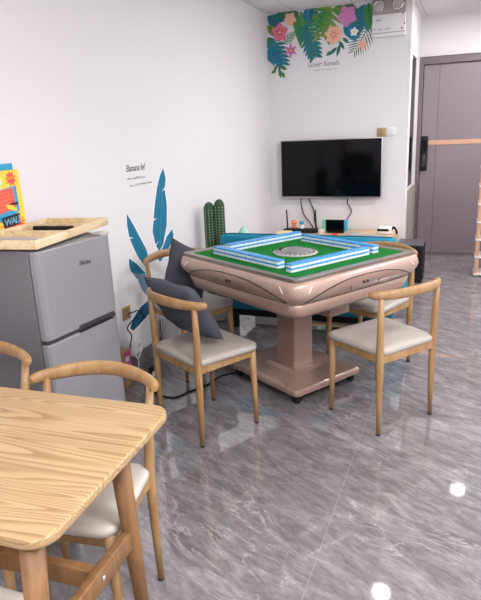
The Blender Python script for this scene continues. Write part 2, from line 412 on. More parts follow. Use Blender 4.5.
chairL = place(chairR, -1.241, 2.529, -.502, 'light oak chair holding the larger slate pillow, left of the game table')
chair2 = place(chairR, -1.655, 3.22, math.radians(-118), 'light oak chair holding the pillow nearest the left wall, by the teal leaf sticker')
chair4 = place(chairR, -.556, 3.592, 2.70, 'light oak chair behind the game table at its far right side')
chairD = make_chair('dining_chair', 'oak chair with cream seat behind the dining table, before the fridge door', M['leather_w'], M['chair'], 3.29, (-1.078, 1.216, 0), GG, .05, .125)
chairD.scale = (.95, 1, 1)
chair0 = place(chairD, -1.655, 1.275, 3.26, 'oak chair at the left photo edge, backrest end before the fridge side')
chairN = place(chairD, -1.09, .70, 0.02, 'oak chair on near side of dining table, only its cream seat corner in view')
chairN.scale = (.96, .96, 1)

# ------------------------------------------------------------------ pillows
def pillow(name, label, w, h, th, Mx):
    N = 22; b = MB(); top = {}; bot = {}
    for i in range(N+1):
        for j in range(N+1):
            u = i/N*2-1; v = j/N*2-1
            k = (max(0, 1-abs(u)**2.6)*max(0, 1-abs(v)**2.6))**.55
            pin = 1-.07*(1-u*u)*abs(v)-.0; pinu = 1-.07*(1-v*v)
            x = u*w/2*(1-.09*(1-v*v)); y = v*h/2*(1-.09*(1-u*u))
            wr = .006*math.sin(5*u+3*v)+.005*math.sin(9*v-4*u+1)
            edge = i in (0, N) or j in (0, N)
            top[i, j] = b.bm.verts.new((x, y, 0 if edge else k*th/2+wr*k))
            bot[i, j] = top[i, j] if edge else b.bm.verts.new((x, y, -k*th/2+wr*k))
    for i in range(N):
        for j in range(N):
            b.face([top[i, j], top[i+1, j], top[i+1, j+1], top[i, j+1]], True)
            b.face([bot[i, j], bot[i, j+1], bot[i+1, j+1], bot[i+1, j]], True)
    o = b.build(name, M['pillow'])
    o.matrix_world = Mx
    return tag(o, label, 'pillow', 'slate grey throw pillows on the chairs')
def chair_frame(ch): return Matrix.Translation(ch.location) @ Matrix.Rotation(ch.rotation_euler.z, 4, 'Z')
P1 = chair_frame(chairL) @ Matrix.Translation((-.075, -.065, .648)) @ Matrix.Rotation(math.radians(1), 4, 'Y') @ Matrix.Rotation(math.radians(90+34), 4, 'X')
pillow('throw_pillow', 'larger slate grey pillow on the near-left chair, leaning on its backrest', .42, .36, .16, P1)
P2 = chair_frame(chair2) @ Matrix.Translation((.015, .0, .668)) @ Matrix.Rotation(math.radians(-28), 4, 'Y') @ Matrix.Rotation(math.radians(90+14), 4, 'X')
pillow('throw_pillow', 'slate grey pillow on the chair by the left wall, touching the game table corner', .34, .34, .13, P2)

# ------------------------------------------------------------------ dining table
t = empty('dining_table', (-1.375, .98, 0), math.radians(3.2), 'light oak dining table with rounded corners and splayed legs, left foreground', 'table')
tb = MB(); secs = []
for z, o in ((.722, -.012), (.726, -.002), (.732, 0), (.744, 0), (.749, -.003), (.75, -.008)):
    secs.append(rrect(.635+o, .302+o, .06+o, z, 8))
tb.loft(secs, sm=False); tb.build('tabletop', M['oak'], t)
for sx in (-1, 1):
    for sy, yt, yb in ((1, .12, .165), (-1, -.235, -.31)):
        p = MB().tube([(sx*.55, yt, .724), (sx*.552, (yt+yb)/2, .36), (sx*.555, yb, .004)], [.028, .024, .018], 20)
        lg = p.build('leg', M['oakleg'], t)
        MB().lathe([(.016, 0), (.018, .001), (.018, .006)], 16, c=(sx*.555, yb)).build('foot_cap', M['rubber'], lg)
    st = bx('stretcher', M['oakleg'], t, sx*.551-.013, sx*.551+.013, -.25, .14, .385, .445, bev=.004)
    q = MB().lathe([(.006, -.003), (.008, 0), (.008, .002), (.004, .004)], 14, T=Matrix.Translation((sx*.565, -.03, .418)) @ Matrix.Rotation(PI/2*sx, 4, 'Y'))
    q.build('bolt', M['silver'], st)
bx('stretcher', M['oakleg'], t, -.538, .538, -.042, -.014, .38, .44, bev=.004)
bx('apron', M['oakleg'], t, -.54, .54, -.16, .09, .69, .722, bev=.004)

# ------------------------------------------------------------------ mahjong table
MX, MY, MR = -.917, 3.185, math.radians(59)
t = empty('mahjong_table', (MX, MY, 0), MR, 'rose gold square mahjong table with green felt top on a pedestal', 'game table'); t.scale = (.99, 1.07, 1); t.location.x -= .015; t.location.y += .010
ZT = .82
def ring_frame(ho, hi, ro, ri, z0, z1):
    b = MB(); n = 8
    o0, o1 = rrect(ho, ho, ro, z0, n), rrect(ho, ho, ro, z1, n); i0, i1 = rrect(hi, hi, ri, z0, n), rrect(hi, hi, ri, z1-.003, n)
    b.loft([o0, o1, i1, i0, o0], caps=False, sm=False); return b
ring_frame(.476, .430, .035, .02, ZT-.022, ZT).build('top_edge_frame', M['taupe'], t, bevel=.003)
MB().loft([rrect(.432, .432, .02, ZT-.02), rrect(.432, .432, .02, ZT-.006)], sm=False).build('felt', M['felt'], t)
b = MB(); secs = []
for z, h, r in ((.800, .452, .035), (.803, .478, .04), (.797, .488, .05), (.780, .496, .06), (.758, .502, .066), (.735, .499, .07), (.710, .487, .074), (.690, .470, .075), (.676, .456, .075), (.672, .44, .07)):
    secs.append(rrect(h, h, r, z, 8))
b.loft(secs); b.build('tabletop_body', M['rose'], t)
b = MB(); b.loft([rrect(h, h, r, z, 6) for z, h, r in ((.684, .44, .06), (.68, .464, .06), (.622, .446, .055), (.604, .436, .055), (.600, .40, .05))]); b.build('lower_housing', M['rose_d'], t)
def side_h(z):
    pr = [(.803, .478), (.797, .488), (.780, .496), (.758, .502), (.735, .499), (.710, .487), (.690, .470), (.676, .456), (.672, .44)]
    for (z1, h1), (z0, h0) in zip(pr, pr[1:]):
        if z0 <= z <= z1: return h0+(h1-h0)*(z-z0)/(z1-z0)
    return .45
for q in range(4):
    R = Matrix.Rotation(q*PI/2, 4, 'Z')
    arc = lambda s: .772-.075*abs(s)**2.6
    low = lambda s: .688+.012*abs(s)**2
    up_pts = [R @ Vector((s*.415, -side_h(arc(s))-.001, arc(s))) for s in [k/14-1 for k in range(29)]]
    lo_pts = [R @ Vector((s*.415, -side_h(low(s))-.001, low(s))) for s in [k/14-1 for k in range(29)]]
    # raised drawer fascia between the two arcs
    pb = MB(); NV = 5
    grid = [[pb.bm.verts.new(R @ Vector((s*.41, -side_h(arc(s)*(1-v)+low(s)*v)-.004, arc(s)*(1-v)+low(s)*v))) for v in [k/NV for k in range(NV+1)]] for s in [k/14-1 for k in range(29)]]
    for i in range(28):
        for j in range(NV): pb.face([grid[i][j], grid[i+1][j], grid[i+1][j+1], grid[i][j+1]], True)
    dr = pb.build('drawer_front', M['rose_d'], t)
    ub = MB(); ub.tube(up_pts, .0035, 8); ub.tube(lo_pts, .0028, 8); ub.build('outline_trim', M['rubber'], dr)
    kb = MB()
    for dx in (-.014, .014): kb.lathe([(.007, -.002), (.007, .004), (.004, .006)], 12, T=R @ Matrix.Translation((dx, -side_h(.735)-.004, .735)) @ Matrix.Rotation(PI/2, 4, 'X'))
    kb.build('button', M['black'], dr)
    vb = MB()
    for dx in (-.11, .11): vb.box(dx-.0012, dx+.0012, -side_h(.73)-.006, -side_h(.73)-.002, .70, .755, T=R)
    vb.build('drawer_seam', M['taupe'], dr)
    for sx in (-1, 1):
        pts = [R @ Vector((sx*(.418-.03*u), -side_h(.748+.030*u)-.001, .748+.030*u)) for u in (0, .25, .5, .75, 1)]
        MB().tube(pts, .0022, 8).build('light_strip', M['decal_w'], t)
# pedestal
b = MB(); b.loft([rrect(h, h, .016, z, 4, 0, .015) for z, h in ((.115, .082), (.15, .078), (.60, .078))], sm=False); b.build('pedestal_column', M['rose_d'], t)
bx('motor_box', M['rose_d'], t, .0, .17, -.26, -.10, .47, .606, bev=.006)
bx('lift_bracket', M['rubber'], t, -.20, .20, -.20, .20, .58, .606, bev=.004)
b = MB(); b.loft([rrect(h, h*1.09, .03, z, 5, 0, .03*min(1, h/.2)) for z, h in ((.058, .266), (.062, .274), (.085, .274), (.098, .266), (.10, .245), (.104, .17), (.106, .13), (.12, .105), (.122, .06))], sm=False); b.build('base_plate', M['rose_d'], t, bevel=.003)
for sx in (-1, 1):
    for sy in (-1, 1):
        c = MB(); T = Matrix.Translation((sx*.225, sy*.25+.03, .024)) @ Matrix.Rotation(PI/2, 4, 'X')
        c.lathe([(.012, -.022), (.024, -.018), (.024, -.006), (.012, -.004), (.012, .004), (.024, .006), (.024, .018), (.012, .022)], 18, T=T)
        c.box(sx*.225-.018, sx*.225+.018, sy*.25+.016, sy*.25+.044, .04, .06)
        c.build('caster', M['black'], t)
# dice dial in the middle
dz = ZT-.006
dl = MB().lathe([(.128, dz), (.128, dz+.004), (.122, dz+.008), (.094, dz+.010), (.09, dz+.006)], 40); dl = dl.build('dice_dial', M['ltgrey'], t)
m = MB()
for k in range(24):
    a = k*PI/12; m.box(.102, .114, -.006, .006, dz+.0085, dz+.0105, T=Matrix.Rotation(a, 4, 'Z'))
m.build('dial_mark', M['rubber'], dl)
gm_ = bpy.data.materials.new('clear_dome'); gm_.use_nodes = True; bb = gm_.node_tree.nodes['Principled BSDF']; bb.inputs['Base Color'].default_value = (.9, .9, .9, 1); bb.inputs['Roughness'].default_value = .08; bb.inputs['Transmission Weight'].default_value = .75
MB().lathe([(.09, dz+.006), (.085, dz+.014), (.068, dz+.022), (.04, dz+.028), (.004, dz+.03)], 32).build('dice_dome', gm_, dl)
bx('dial_display', M['black'], dl, -.05, .05, .06, .085, dz+.012, dz+.0205)

# tiles: four stacked walls in a pinwheel
TW, TD, TH = .0349, .046, .0225
tm = MB()
tm.mi = 0; tm.box(-TW/2+.0004, TW/2-.0004, -TD/2, TD/2, .0, .0128, bev=.0015, seg=1)
tm.mi = 1; tm.box(-TW/2+.0004, TW/2-.0004, -TD/2, TD/2, .0128, TH, bev=.0015, seg=1)
proto = tm.build('mahjong_tile', [M['tile_w'], M['tile_b']])
first = True
FT = Matrix.Translation((MX, MY, ZT-.006)) @ Matrix.Rotation(MR, 4, 'Z')
def wall_of_tiles(side, u0, v0, du, dv, n=17):
    global first
    rot = MR+math.atan2(dv, du)
    for layer, ln in ((0, 'lower'), (1, 'upper')):
        for k in range(n):
            o = proto if first else proto.copy()
            if not first: C.objects.link(o)
            first = False
            p = FT @ Vector((u0+du*(k+.5)*TW, v0+dv*(k+.5)*TW, layer*TH+.0002*layer))
            o.location = p; o.rotation_euler = (0, 0, rot)
            tag(o, 'blue-backed white mahjong tile in the %s row of the %s tile wall' % (ln, side), 'mahjong tile', '%s row of tiles, %s wall' % (ln, side))
wall_of_tiles('front left', -.328, .362, 0, -1)
wall_of_tiles('front right', -.362, -.325, 1, 0)
wall_of_tiles('back right', .290, -.345, 0, 1)
wall_of_tiles('back left', .345, .350, -1, 0)

# ------------------------------------------------------------------ fridge
fdir = math.atan2(-.042, .445)
t = empty('fridge', (-1.532, 1.958, 0), fdir, 'small silver two-door fridge with grey sides against the left wall', 'fridge')
# local: +x is out of the door, y runs along its width
fw = .224
bx('body', M['fridge_side'], t, -.475, -.045, -fw, fw, .025, 1.09, bev=.006)
for z0, z1, nm in ((.716, 1.088, 'upper'), (.05, .699, 'lower')):
    dd = MB(); dd.loft([[Vector((x, y, z)) for x, y in ((-.04, -fw), (-.012, -fw), (-.003, -fw+.012), (0, -fw+.035), (0, fw-.035), (-.003, fw-.012), (-.012, fw), (-.04, fw))] for z in (z0, z0+.006, z1-.006, z1)], sm=False)
    dd = dd.build('door', M['steel'], t, bevel=.004)
    if nm == 'upper':
        dd['label'] = 'silver upper fridge door with a small word mark'
        text('word_mark', 'Midea', .03, M['ink'], Matrix.Translation((.0012, .005, .985)) @ Matrix(((0, 0, 1, 0), (1, 0, 0, 0), (0, 1, 0, 0), (0, 0, 0, 1))), dd, .15, .0004)
        bx('handle_recess', M['fridge_dark'], dd, -.03, .0012, -.04, fw-.03, .716, .730)
    else:
        bx('handle_recess', M['fridge_dark'], dd, -.03, .001, -.04, fw-.03, .695, .699)
bx('door_gap', M['fridge_dark'], t, -.045, -.012, -fw+.004, fw-.004, .69, .726)
bx('rear_cover', M['fridge_side'], t, -.497, -.475, -fw+.02, fw-.02, .1, 1.088)
bx('top_hinge', M['ltgrey'], t, -.06, .0, fw-.06, fw-.004, 1.088, 1.099, bev=.003)
ft = MB()
for a in (-.42, -.1):
    for y in (-.19, .19): ft.lathe([(.018, 0), (.018, .03)], 12, c=(a, y))
ft.build('foot', M['black'], t)

# ------------------------------------------------------------------ pine tray on the fridge
tr = math.atan2(.62, -.085)-PI/2
t = empty('wooden_tray', (-1.762, 2.030, 1.0925), tr, 'pale pine tray with partitions lying on top of the fridge', 'tray')
hx, hy, hh = .168, .312, .042
bx('tray_base', M['pine'], t, -hx+.008, hx-.008, -hy+.008, hy-.008, .008, .014)
for nm, a in (('front', (hx-.012, hx, -hy, hy)), ('back', (-hx, -hx+.012, -hy, hy))): bx('rim', M['pine'], t, *a, .006, hh, bev=.002)
for a in ((-hx+.012, hx-.012, -hy, -hy+.012), (-hx+.012, hx-.012, hy-.012, hy)): bx('rim', M['pine'], t, *a, .006, hh, bev=.002)
bx('divider', M['pine'], t, -hx+.012, hx-.012, -.05, -.038, .014, .036)
bx('divider', M['pine'], t, -hx+.012, hx-.012, .13, .14, .014, .038)
fb = MB()
for sx in (-1, 1):
    for sy in (-.14, .14): fb.lathe([(.01, 0), (.01, .007)], 10, c=(sx*.12, sy))
fb.build('foot', M['rubber'], t)
Tt = Matrix.Translation((-1.762, 2.030, 1.0925)) @ Matrix.Rotation(tr, 4, 'Z')
b = MB()
for k in range(13): b.box(-.115+k*.0155, -.1015+k*.0155, .102, .128, 0, .0165, bev=.0015, seg=1)
o = b.build('domino_row', M['black']); o.matrix_world = Tt @ Matrix.Translation((0, 0, .0145)); tag(o, 'row of black game pieces lying in the pine tray', 'game pieces')
b = MB()
for k in range(15): b.box(-.14+k*.0165, -.1255+k*.0165, -.20, -.176, 0, .018, bev=.0015, seg=1)
o = b.build('domino_row', [M['ltgrey']]); o.matrix_world = Tt @ Matrix.Translation((0, 0, .0145)); tag(o, 'row of pale grey game pieces at the near end of the pine tray', 'game pieces')

# ------------------------------------------------------------------ comic board-game box leaning on the wall on the fridge
t = empty('game_box', (-1.995, 2.066, 1.092), 0, 'yellow and red comic print game box standing on the fridge against the wall', 'game box')
gb = Matrix.Translation((.0, 0, 0)) @ Matrix.Rotation(math.radians(-1.5), 4, 'Y')
bx('box', M['print_yellow'], t, -.03, .015, -.115, .115, .002, .29, T=gb)
def gp(name, m, poly, lift):
    # poly in (y, z) on the cover
    T = gb @ Matrix(((0, 0, 1, .015), (1, 0, 0, 0), (0, 1, 0, .002), (0, 0, 0, 1)))
    return MB().prism(poly, .0008, T, z0=.0001+lift*.0005).build(name, m, t)
def star(cx, cy, ro, ri, n, ph=0, sx=1, sy=1): return [(cx+sx*(ro if k % 2 == 0 else ri)*math.cos(ph+k*PI/n), cy+sy*(ro if k % 2 == 0 else ri)*math.sin(ph+k*PI/n)) for k in range(2*n)]
def ell(cx, cy, a, b, n=16, ph=0): return [(cx+a*math.cos(2*PI*k/n)*math.cos(ph)-b*math.sin(2*PI*k/n)*math.sin(ph), cy+a*math.cos(2*PI*k/n)*math.sin(ph)+b*math.sin(2*PI*k/n)*math.cos(ph)) for k in range(n)]
gp('blue_field', M['print_blue'], [(-.115, .05), (.03, .075), (.085, .10), (.085, .215), (.06, .215), (-.115, .19)], 0)
gp('red_panel', M['print_red'], [(-.112, .085), (.065, .115), (.062, .208), (-.112, .198)], 1)
for k in range(5): gp('text_line', M['print_orange'], [(-.1, .105+k*.018), (.052, .125+k*.017), (.052, .1275+k*.017), (-.1, .1085+k*.018)], 2)
gp('burst', M['print_red'], star(.06, .25, .036, .022, 9, .3), 1)
gp('burst_mark', M['print_orange'], [(.036, .244), (.084, .252), (.083, .262), (.036, .255)], 2)
gp('white_face', M['print_white'], ell(-.035, .243, .035, .026), 1)
gp('blue_neck', M['print_sky'], [(-.05, .2), (-.015, .205), (-.01, .228), (-.05, .226)], 2)
gp('yellow_rocket', M['print_yellow'], ell(.035, .118, .036, .011, 14, -.4), 3)
gp('black_streak', M['print_black'], [(.02, .133), (.08, .128), (.08, .14), (.04, .142)], 3)
gp('orange_flame', M['print_orange'], star(.03, .045, .09, .055, 12, .1, 1, .48), 1)
gp('red_flame', M['print_red'], star(.04, .04, .07, .04, 9, .5, 1, .45), 2)
gp('word_back', M['print_black'], [(-.03, .03), (.07, .04), (.08, .09), (-.04, .08)], 3)
text('word', 'WALL', .046, M['print_sky'], gb @ Matrix(((0, 0, 1, .0185), (1, 0, 0, -.028), (.1, 1, 0, .04), (0, 0, 0, 1))) , t, .1, .0005, space=.82)
o = bx('book', M['print_blue'], None, -.008, .008, -.14, .14, 0, .318); o.location = (-2.041, 2.06, 1.092); tag(o, 'thin teal book behind the comic game box on the fridge', 'book')

# ------------------------------------------------------------------ teal sofa behind the game table
t = empty('sofa', (-1.12, 4.36, 0), 0, 'teal fabric sofa seen from behind, beyond the game table', 'sofa')
bk = MB(); bk.loft([rrect(.665+o, .07+o, .05, z, 6, 0, -.29) for z, o in ((.165, -.02), (.175, 0), (.735, 0), (.752, -.012), (.758, -.035))]); bk.build('backrest', M['teal'], t)
bx('seat', M['teal'], t, -.66, .70, -.215, .40, .21, .42, bev=.04, seg=3)
bx('armrest', M['teal'], t, -.665, -.56, -.21, .41, .42, .47, bev=.03)
bx('armrest', M['teal'], t, .60, .72, -.21, .41, .42, .52, bev=.03)
for sx in (-.57, .57):
    for y in (-.3, .33): bx('leg', M['black'], t, sx-.022, sx+.022, y-.022, y+.022, 0, .215)
bx('base_rail', M['black'], t, -.55, .55, -.30, -.26, .10, .17)
o = bx('storage_box', M['white_pl'], None, -.14, .14, -.1, .1, 0, .17, bev=.006); o.location = (-1.42, 4.25, .0); tag(o, 'white box on the floor under the teal sofa', 'box')
# cushion with one corner up
b = MB(); N = 14; tp = {}; bt = {}
for i in range(N+1):
    for j in range(N+1):
        u = i/N*2-1; v = j/N*2-1; k = (max(0, 1-abs(u)**2.4)*max(0, 1-abs(v)**2.4))**.55; e = i in (0, N) or j in (0, N)
        x, y = u*.13*(1-.08*(1-v*v)), v*.13*(1-.08*(1-u*u))
        tp[i, j] = b.bm.verts.new((x, y, 0 if e else k*.06)); bt[i, j] = tp[i, j] if e else b.bm.verts.new((x, y, -k*.06))
for i in range(N):
    for j in range(N):
        b.face([tp[i, j], tp[i+1, j], tp[i+1, j+1], tp[i, j+1]], True); b.face([bt[i, j], bt[i, j+1], bt[i+1, j+1], bt[i+1, j]], True)
o = b.build('sofa_cushion', M['mint']); o.matrix_world = Matrix.Translation((-1.69, 4.32, .60)) @ Matrix.Rotation(math.radians(82), 4, 'X') @ Matrix.Rotation(PI/4+.1, 4, 'Z')
tag(o, 'mint green cushion peeking over the left end of the teal sofa', 'cushion')

# ------------------------------------------------------------------ cactus
t = empty('potted_cactus', (-1.905, 4.21, 0), 0, 'tall twin-column green cactus in the corner left of the teal sofa', 'cactus')
MB().lathe([(.06, 0), (.07, .01), (.088, .17), (.09, .19), (.08, .19), (.078, .165)], 28).build('pot', M['pot'], t)
MB().lathe([(.079, .15), (.079, .168)], 24).build('soil', M['soil'], t)
for cx, cy, r, h in ((-.035, -.01, .042, .985), (.042, .02, .041, 1.005)):
    b = MB(); nz = 26; ng = 10; seg = 60; rings = []
    for i in range(nz+1):
        z = .16+(h-.22)*i/16 if i <= 16 else h-.06+.06*math.sin(PI/2*(i-16)/10); q = 1.
        if z > h-.06: q = math.sqrt(max(.02, 1-((z-h+.06)/.06)**2))
        rings.append([Vector((cx+r*q*(1+.07*math.cos(ng*2*PI*k/seg))*math.cos(2*PI*k/seg), cy+r*q*(1+.07*math.cos(ng*2*PI*k/seg))*math.sin(2*PI*k/seg), z)) for k in range(seg)])
    b.loft(rings); col = b.build('cactus_column', M['cactus'], t)
    s = MB()
    for k in range(ng):
        a = 2*PI*k/ng
        for i in range(34):
            z = .2+(h-.24)*i/34; px, py = cx+r*1.07*math.cos(a), cy+r*1.07*math.sin(a)
            s.box(px-.0026, px+.0026, py-.0026, py+.0026, z-.003, z+.003)
    s.build('spines', M['spine'], col)

# ------------------------------------------------------------------ TV and its stand
t = empty('television', (-1.372, 6.11, .80), 0, 'black flat television with silver edge hung on the back wall', 'television')
bx('wall_bracket', M['black'], t, -.2, .2, -.035, -.001, .18, .42)
bx('bezel', M['silver'], t, -.535, .535, -.075, -.03, .005, .612, bev=.004)
bx('screen', M['screen'], t, -.525, .528, -.079, -.07, .022, .602)
bx('brand_bar', M['ltgrey'], t, -.018, .018, -.0785, -.074, .01, .016)
t = empty('tv_stand', (-1.20, 5.83, 0), 0, 'low tan wood stand below the television, behind the sofa', 'tv stand')
bx('top', M['standwood'], t, -.66, .54, -.25, .25, .445, .475, bev=.003)
for x in (-.64, 0, .52): bx('side_panel', M['standwood'], t, x-.012, x+.012, -.24, .24, 0, .445)
bx('shelf', M['standwood'], t, -.628, .508, -.24, .24, .2, .22)
ZS = .4755
t = empty('wifi_router', (-1.62, 5.80, ZS), 0, 'flat black router with two upright antennas at left of the stand', 'router')
bx('case', M['black'], t, -.19, .17, -.06, .06, 0, .035, bev=.006)
for x, l in ((-.165, -.012), (.145, -.006)):
    MB().tube([(x, .04, .03), (x, .045, .07), (x+l, .05, .23)], [.006, .009, .007], 10).build('antenna', M['black'], t)
o = MB().loft([rrect(.085*s, .09*s, .04*s, z, 4) for z, s in ((0, 1), (.015, 1.02), (.03, .8), (.036, .4))]).build('folded_cloth', M['cream']); o.location = (-1.90, 5.75, ZS-.002); o.location.x = -1.765; o.location.y = 5.66; tag(o, 'crumpled cream cloth at the left end of the stand', 'cloth')
def toy(name, x, m1, m2, lab, y=5.72):
    t = empty(name, (x, y, ZS+.0), 0, lab, 'toy')
    MB().lathe([(.018, 0), (.026, .012), (.026, .035), (.016, .05)], 16).build('body', m1, t)
    MB().lathe([(.006, .048), (.022, .056), (.028, .072), (.022, .09), (.006, .098)], 16).build('head', m2, t)
o = empty('toy_figure', (-1.70, 5.805, ZS+.036), 0, 'small orange round-headed figure on the router', 'toy figure')
MB().lathe([(.018, 0), (.026, .012), (.026, .03), (.016, .045)], 16).build('body', M['orange'], o); MB().lathe([(.006, .042), (.026, .05), (.032, .066), (.026, .086), (.006, .092)], 16).build('head', M['orange'], o)
o = empty('toy_figure', (-1.615, 5.805, ZS+.036), 0, 'small blue and white figure on the router', 'toy figure')
MB().lathe([(.016, 0), (.022, .012), (.022, .03), (.014, .045)], 16).build('body', M['print_white'], o); MB().lathe([(.006, .042), (.022, .05), (.028, .062), (.022, .08), (.006, .084)], 16).build('head', M['print_blue'], o)
o = bx('small_box', M['pot'], None, -.03, .03, -.03, .03, 0, .045, bev=.004); o.location = (-1.392, 5.76, ZS); tag(o, 'little cream box between router and game console', 'box')
t = empty('game_console', (-1.26, 5.80, ZS), 0, 'handheld game console with mint and blue grips standing below the television', 'game console')
bx('dock', M['black'], t, -.085, .085, -.01, .05, 0, .09, bev=.004)
bx('tablet', M['black'], t, -.095, .095, -.024, -.01, .02, .14, bev=.003)
bx('screen', M['screen'], t, -.085, .085, -.0255, -.022, .03, .13)
g = bx('grip', M['joyg'], t, -.135, -.095, -.026, -.006, .02, .14, bev=.008); g['label'] = 'mint green grip'
g = bx('grip', M['joyb'], t, .095, .135, -.026, -.006, .02, .14, bev=.008); g['label'] = 'sky blue grip'
o = MB().loft([rrect(.03*s, .02*s, .012*s, z, 4) for z, s in ((0, .9), (.01, 1), (.02, .8), (.024, .3))]).build('game_cartridge_case', M['red']); o.location = (-1.23, 5.66, ZS); tag(o, 'small red object before the handheld console', 'controller')
o = bx('set_top_box', M['ltgrey'], None, -.09, .09, -.05, .05, 0, .022, bev=.004); o.location = (-1.03, 5.70, ZS); tag(o, 'flat light grey media box right of the console', 'media box')
o = bx('remote_control', M['ltgrey'], None, -.08, .08, -.022, .022, 0, .016, bev=.004); o.location = (-.86, 5.66, ZS); tag(o, 'grey remote lying right of the media box', 'remote')
t = empty('headset', (-.745, 5.80, ZS), 0, 'white headset with black band at right end of the stand', 'headset')
bx('visor', M['white_pl'], t, -.08, .06, -.05, .04, 0, .075, bev=.02, seg=3)
bx('lens_bar', M['black'], t, -.082, .03, -.053, -.04, .035, .06, bev=.004)
MB().tube(bez([(.055, -.01, .05), (.075, -.02, .072), (.10, -.04, .05), (.11, -.05, .012)], 6), .011, 10).build('band', M['black'], t)
t = empty('floor_speaker', (-.505, 5.905, 0), 0, 'black box speaker standing on the floor by the wall corner', 'speaker')
bx('cabinet', M['black'], t, -.125, .125, -.165, .165, .012, .375, bev=.004)
bx('top_panel', mat('speaker_top_grey', rgb(86, 84, 90), .4), t, -.125, .125, -.165, .165, .375, .385, bev=.003)
bx('grille', M['black'], t, -.115, .115, -.169, -.164, .03, .36)
fb = MB()
for x in (-.1, .1):
    for y in (-.13, .13): fb.lathe([(.012, 0), (.012, .013)], 10, c=(x, y))
fb.build('foot', M['rubber'], t)
# cables below the television
def cable(name, pts, r, label, m='black', cat='cable', group=None):
    o = MB().tube(bez(pts, 8), r, 8).build(name, M[m]); return tag(o, label, cat, group)
cable('tv_cable', [(-1.70, 6.085, .797), (-1.70, 6.09, .74), (-1.67, 6.092, .62), (-1.60, 6.09, .53), (-1.54, 6.0, ZS+.006)], .006, 'left black cable hanging below the television to the router')
cable('tv_cable', [(-1.61, 6.085, .797), (-1.60, 6.09, .76), (-1.56, 6.092, .66), (-1.55, 6.09, .55), (-1.50, 6.0, ZS+.006)], .006, 'second black cable from left, hanging below the television')
cable('tv_cable', [(-1.19, 6.085, .797), (-1.19, 6.09, .74), (-1.15, 6.092, .66), (-1.20, 6.09, .56), (-1.19, 6.0, ZS+.006)], .005, 'kinked black cable hanging below the middle of the television')
# plates on the TV wall
def plate(name, m, T, label, cat, holes=True):
    o = empty(name, T.translation, 0, label, cat)
    T0 = T.copy(); T0.translation = (0, 0, 0)
    MB().box(-.045, .045, -.043, .043, 0, .009, bev=.003, T=T0).build('plate', m, o)
    if holes:
        b = MB(); b.box(-.004, .004, .008, .02, .0088, .0096, T=T0)
        for s in (-1, 1): b.box(s*.011-.003, s*.011+.003, -.02, -.006, .0088, .0096, T=T0)
        b.build('socket_holes', M['rubber'], o)
    else: MB().box(-.033, .033, -.033, .033, .009, .012, bev=.002, T=T0).build('rocker', m, o)
    return o
plate('wall_socket', M['gold'], on_back(-.862, 1.457), 'gold socket plate at the upper right corner of the television', 'socket')
plate('light_switch', M['white_pl'], on_back(-.762, 1.457), 'white switch plate right of the gold socket, above the television', 'switch', False)
plate('wall_socket', M['gold'], on_left(3.045, .40), 'gold socket plate low on the left wall behind the fridge', 'socket')

# ------------------------------------------------------------------ emergency light
t = empty('emergency_light', (-.812, 6.11, 2.335), 0, 'white twin-head emergency light box at the top of the back wall', 'emergency light')
bx('case', M['white_pl'], t, -.155, .152, -.06, 0, 0, .21, bev=.006)
hd = bx('lamp_bar', M['emband'], t, -.155, .152, -.075, 0, .195, .32, bev=.008)
for x in (-.09, .085):
    T = Matrix.Translation((x, -.075, .262)) @ Matrix.Rotation(PI/2, 4, 'X')
    lh = MB().lathe([(.05, -.01), (.05, .03), (.044, .036), (.038, .03)], 28, T=T, caps=False).build('lamp_head', M['chrome'], t)
    MB().lathe([(.043, .024), (.038, .032), (.02, .036), (.002, .037)], 28, T=T).build('lens', M['ltgrey'], lh)
bx('seam', M['emband'], t, -.155, .152, -.0625, -.058, .03, .036)
def scribble(name, m, T, length, h, parent, seed, n=None):
    # illegible small print: uneven little strokes in a row
    rn = random.Random(seed); b = MB(); x = 0
    while x < length:
        w = h*rn.uniform(.35, .8)
        if rn.random() < .86:
            y = rn.uniform(-.1, .1)*h; k = rn.uniform(.35, .8)*h
            b.prism([(x, y), (x+h*.14, y), (x+h*.2, y+k), (x+h*.06, y+k)], .0006, T); b.prism([(x, y+k*.4), (x+w*.8, y+k*.4), (x+w*.8, y+k*.62), (x, y+k*.62)], .0006, T)
        x += w
    return b.build(name, m, parent)
TE = lambda x, z: Matrix(((1, 0, 0, x), (0, 0, -1, -.0602), (0, 1, 0, z), (0, 0, 0, 1)))
scribble('mark', M['inkp'], TE(-.12, .14), .07, .026, t, 3)
scribble('mark', M['inkp'], TE(-.135, .058), .15, .028, t, 5)
b = MB()
for x, z in ((.122, .06), (.145, .10), (.13, .19)): b.lathe([(.007, 0), (.007, .004)], 10, T=Matrix.Translation((x, -.06, z)) @ Matrix.Rotation(PI/2, 4, 'X'))
b.build('indicator', M['black'], t)

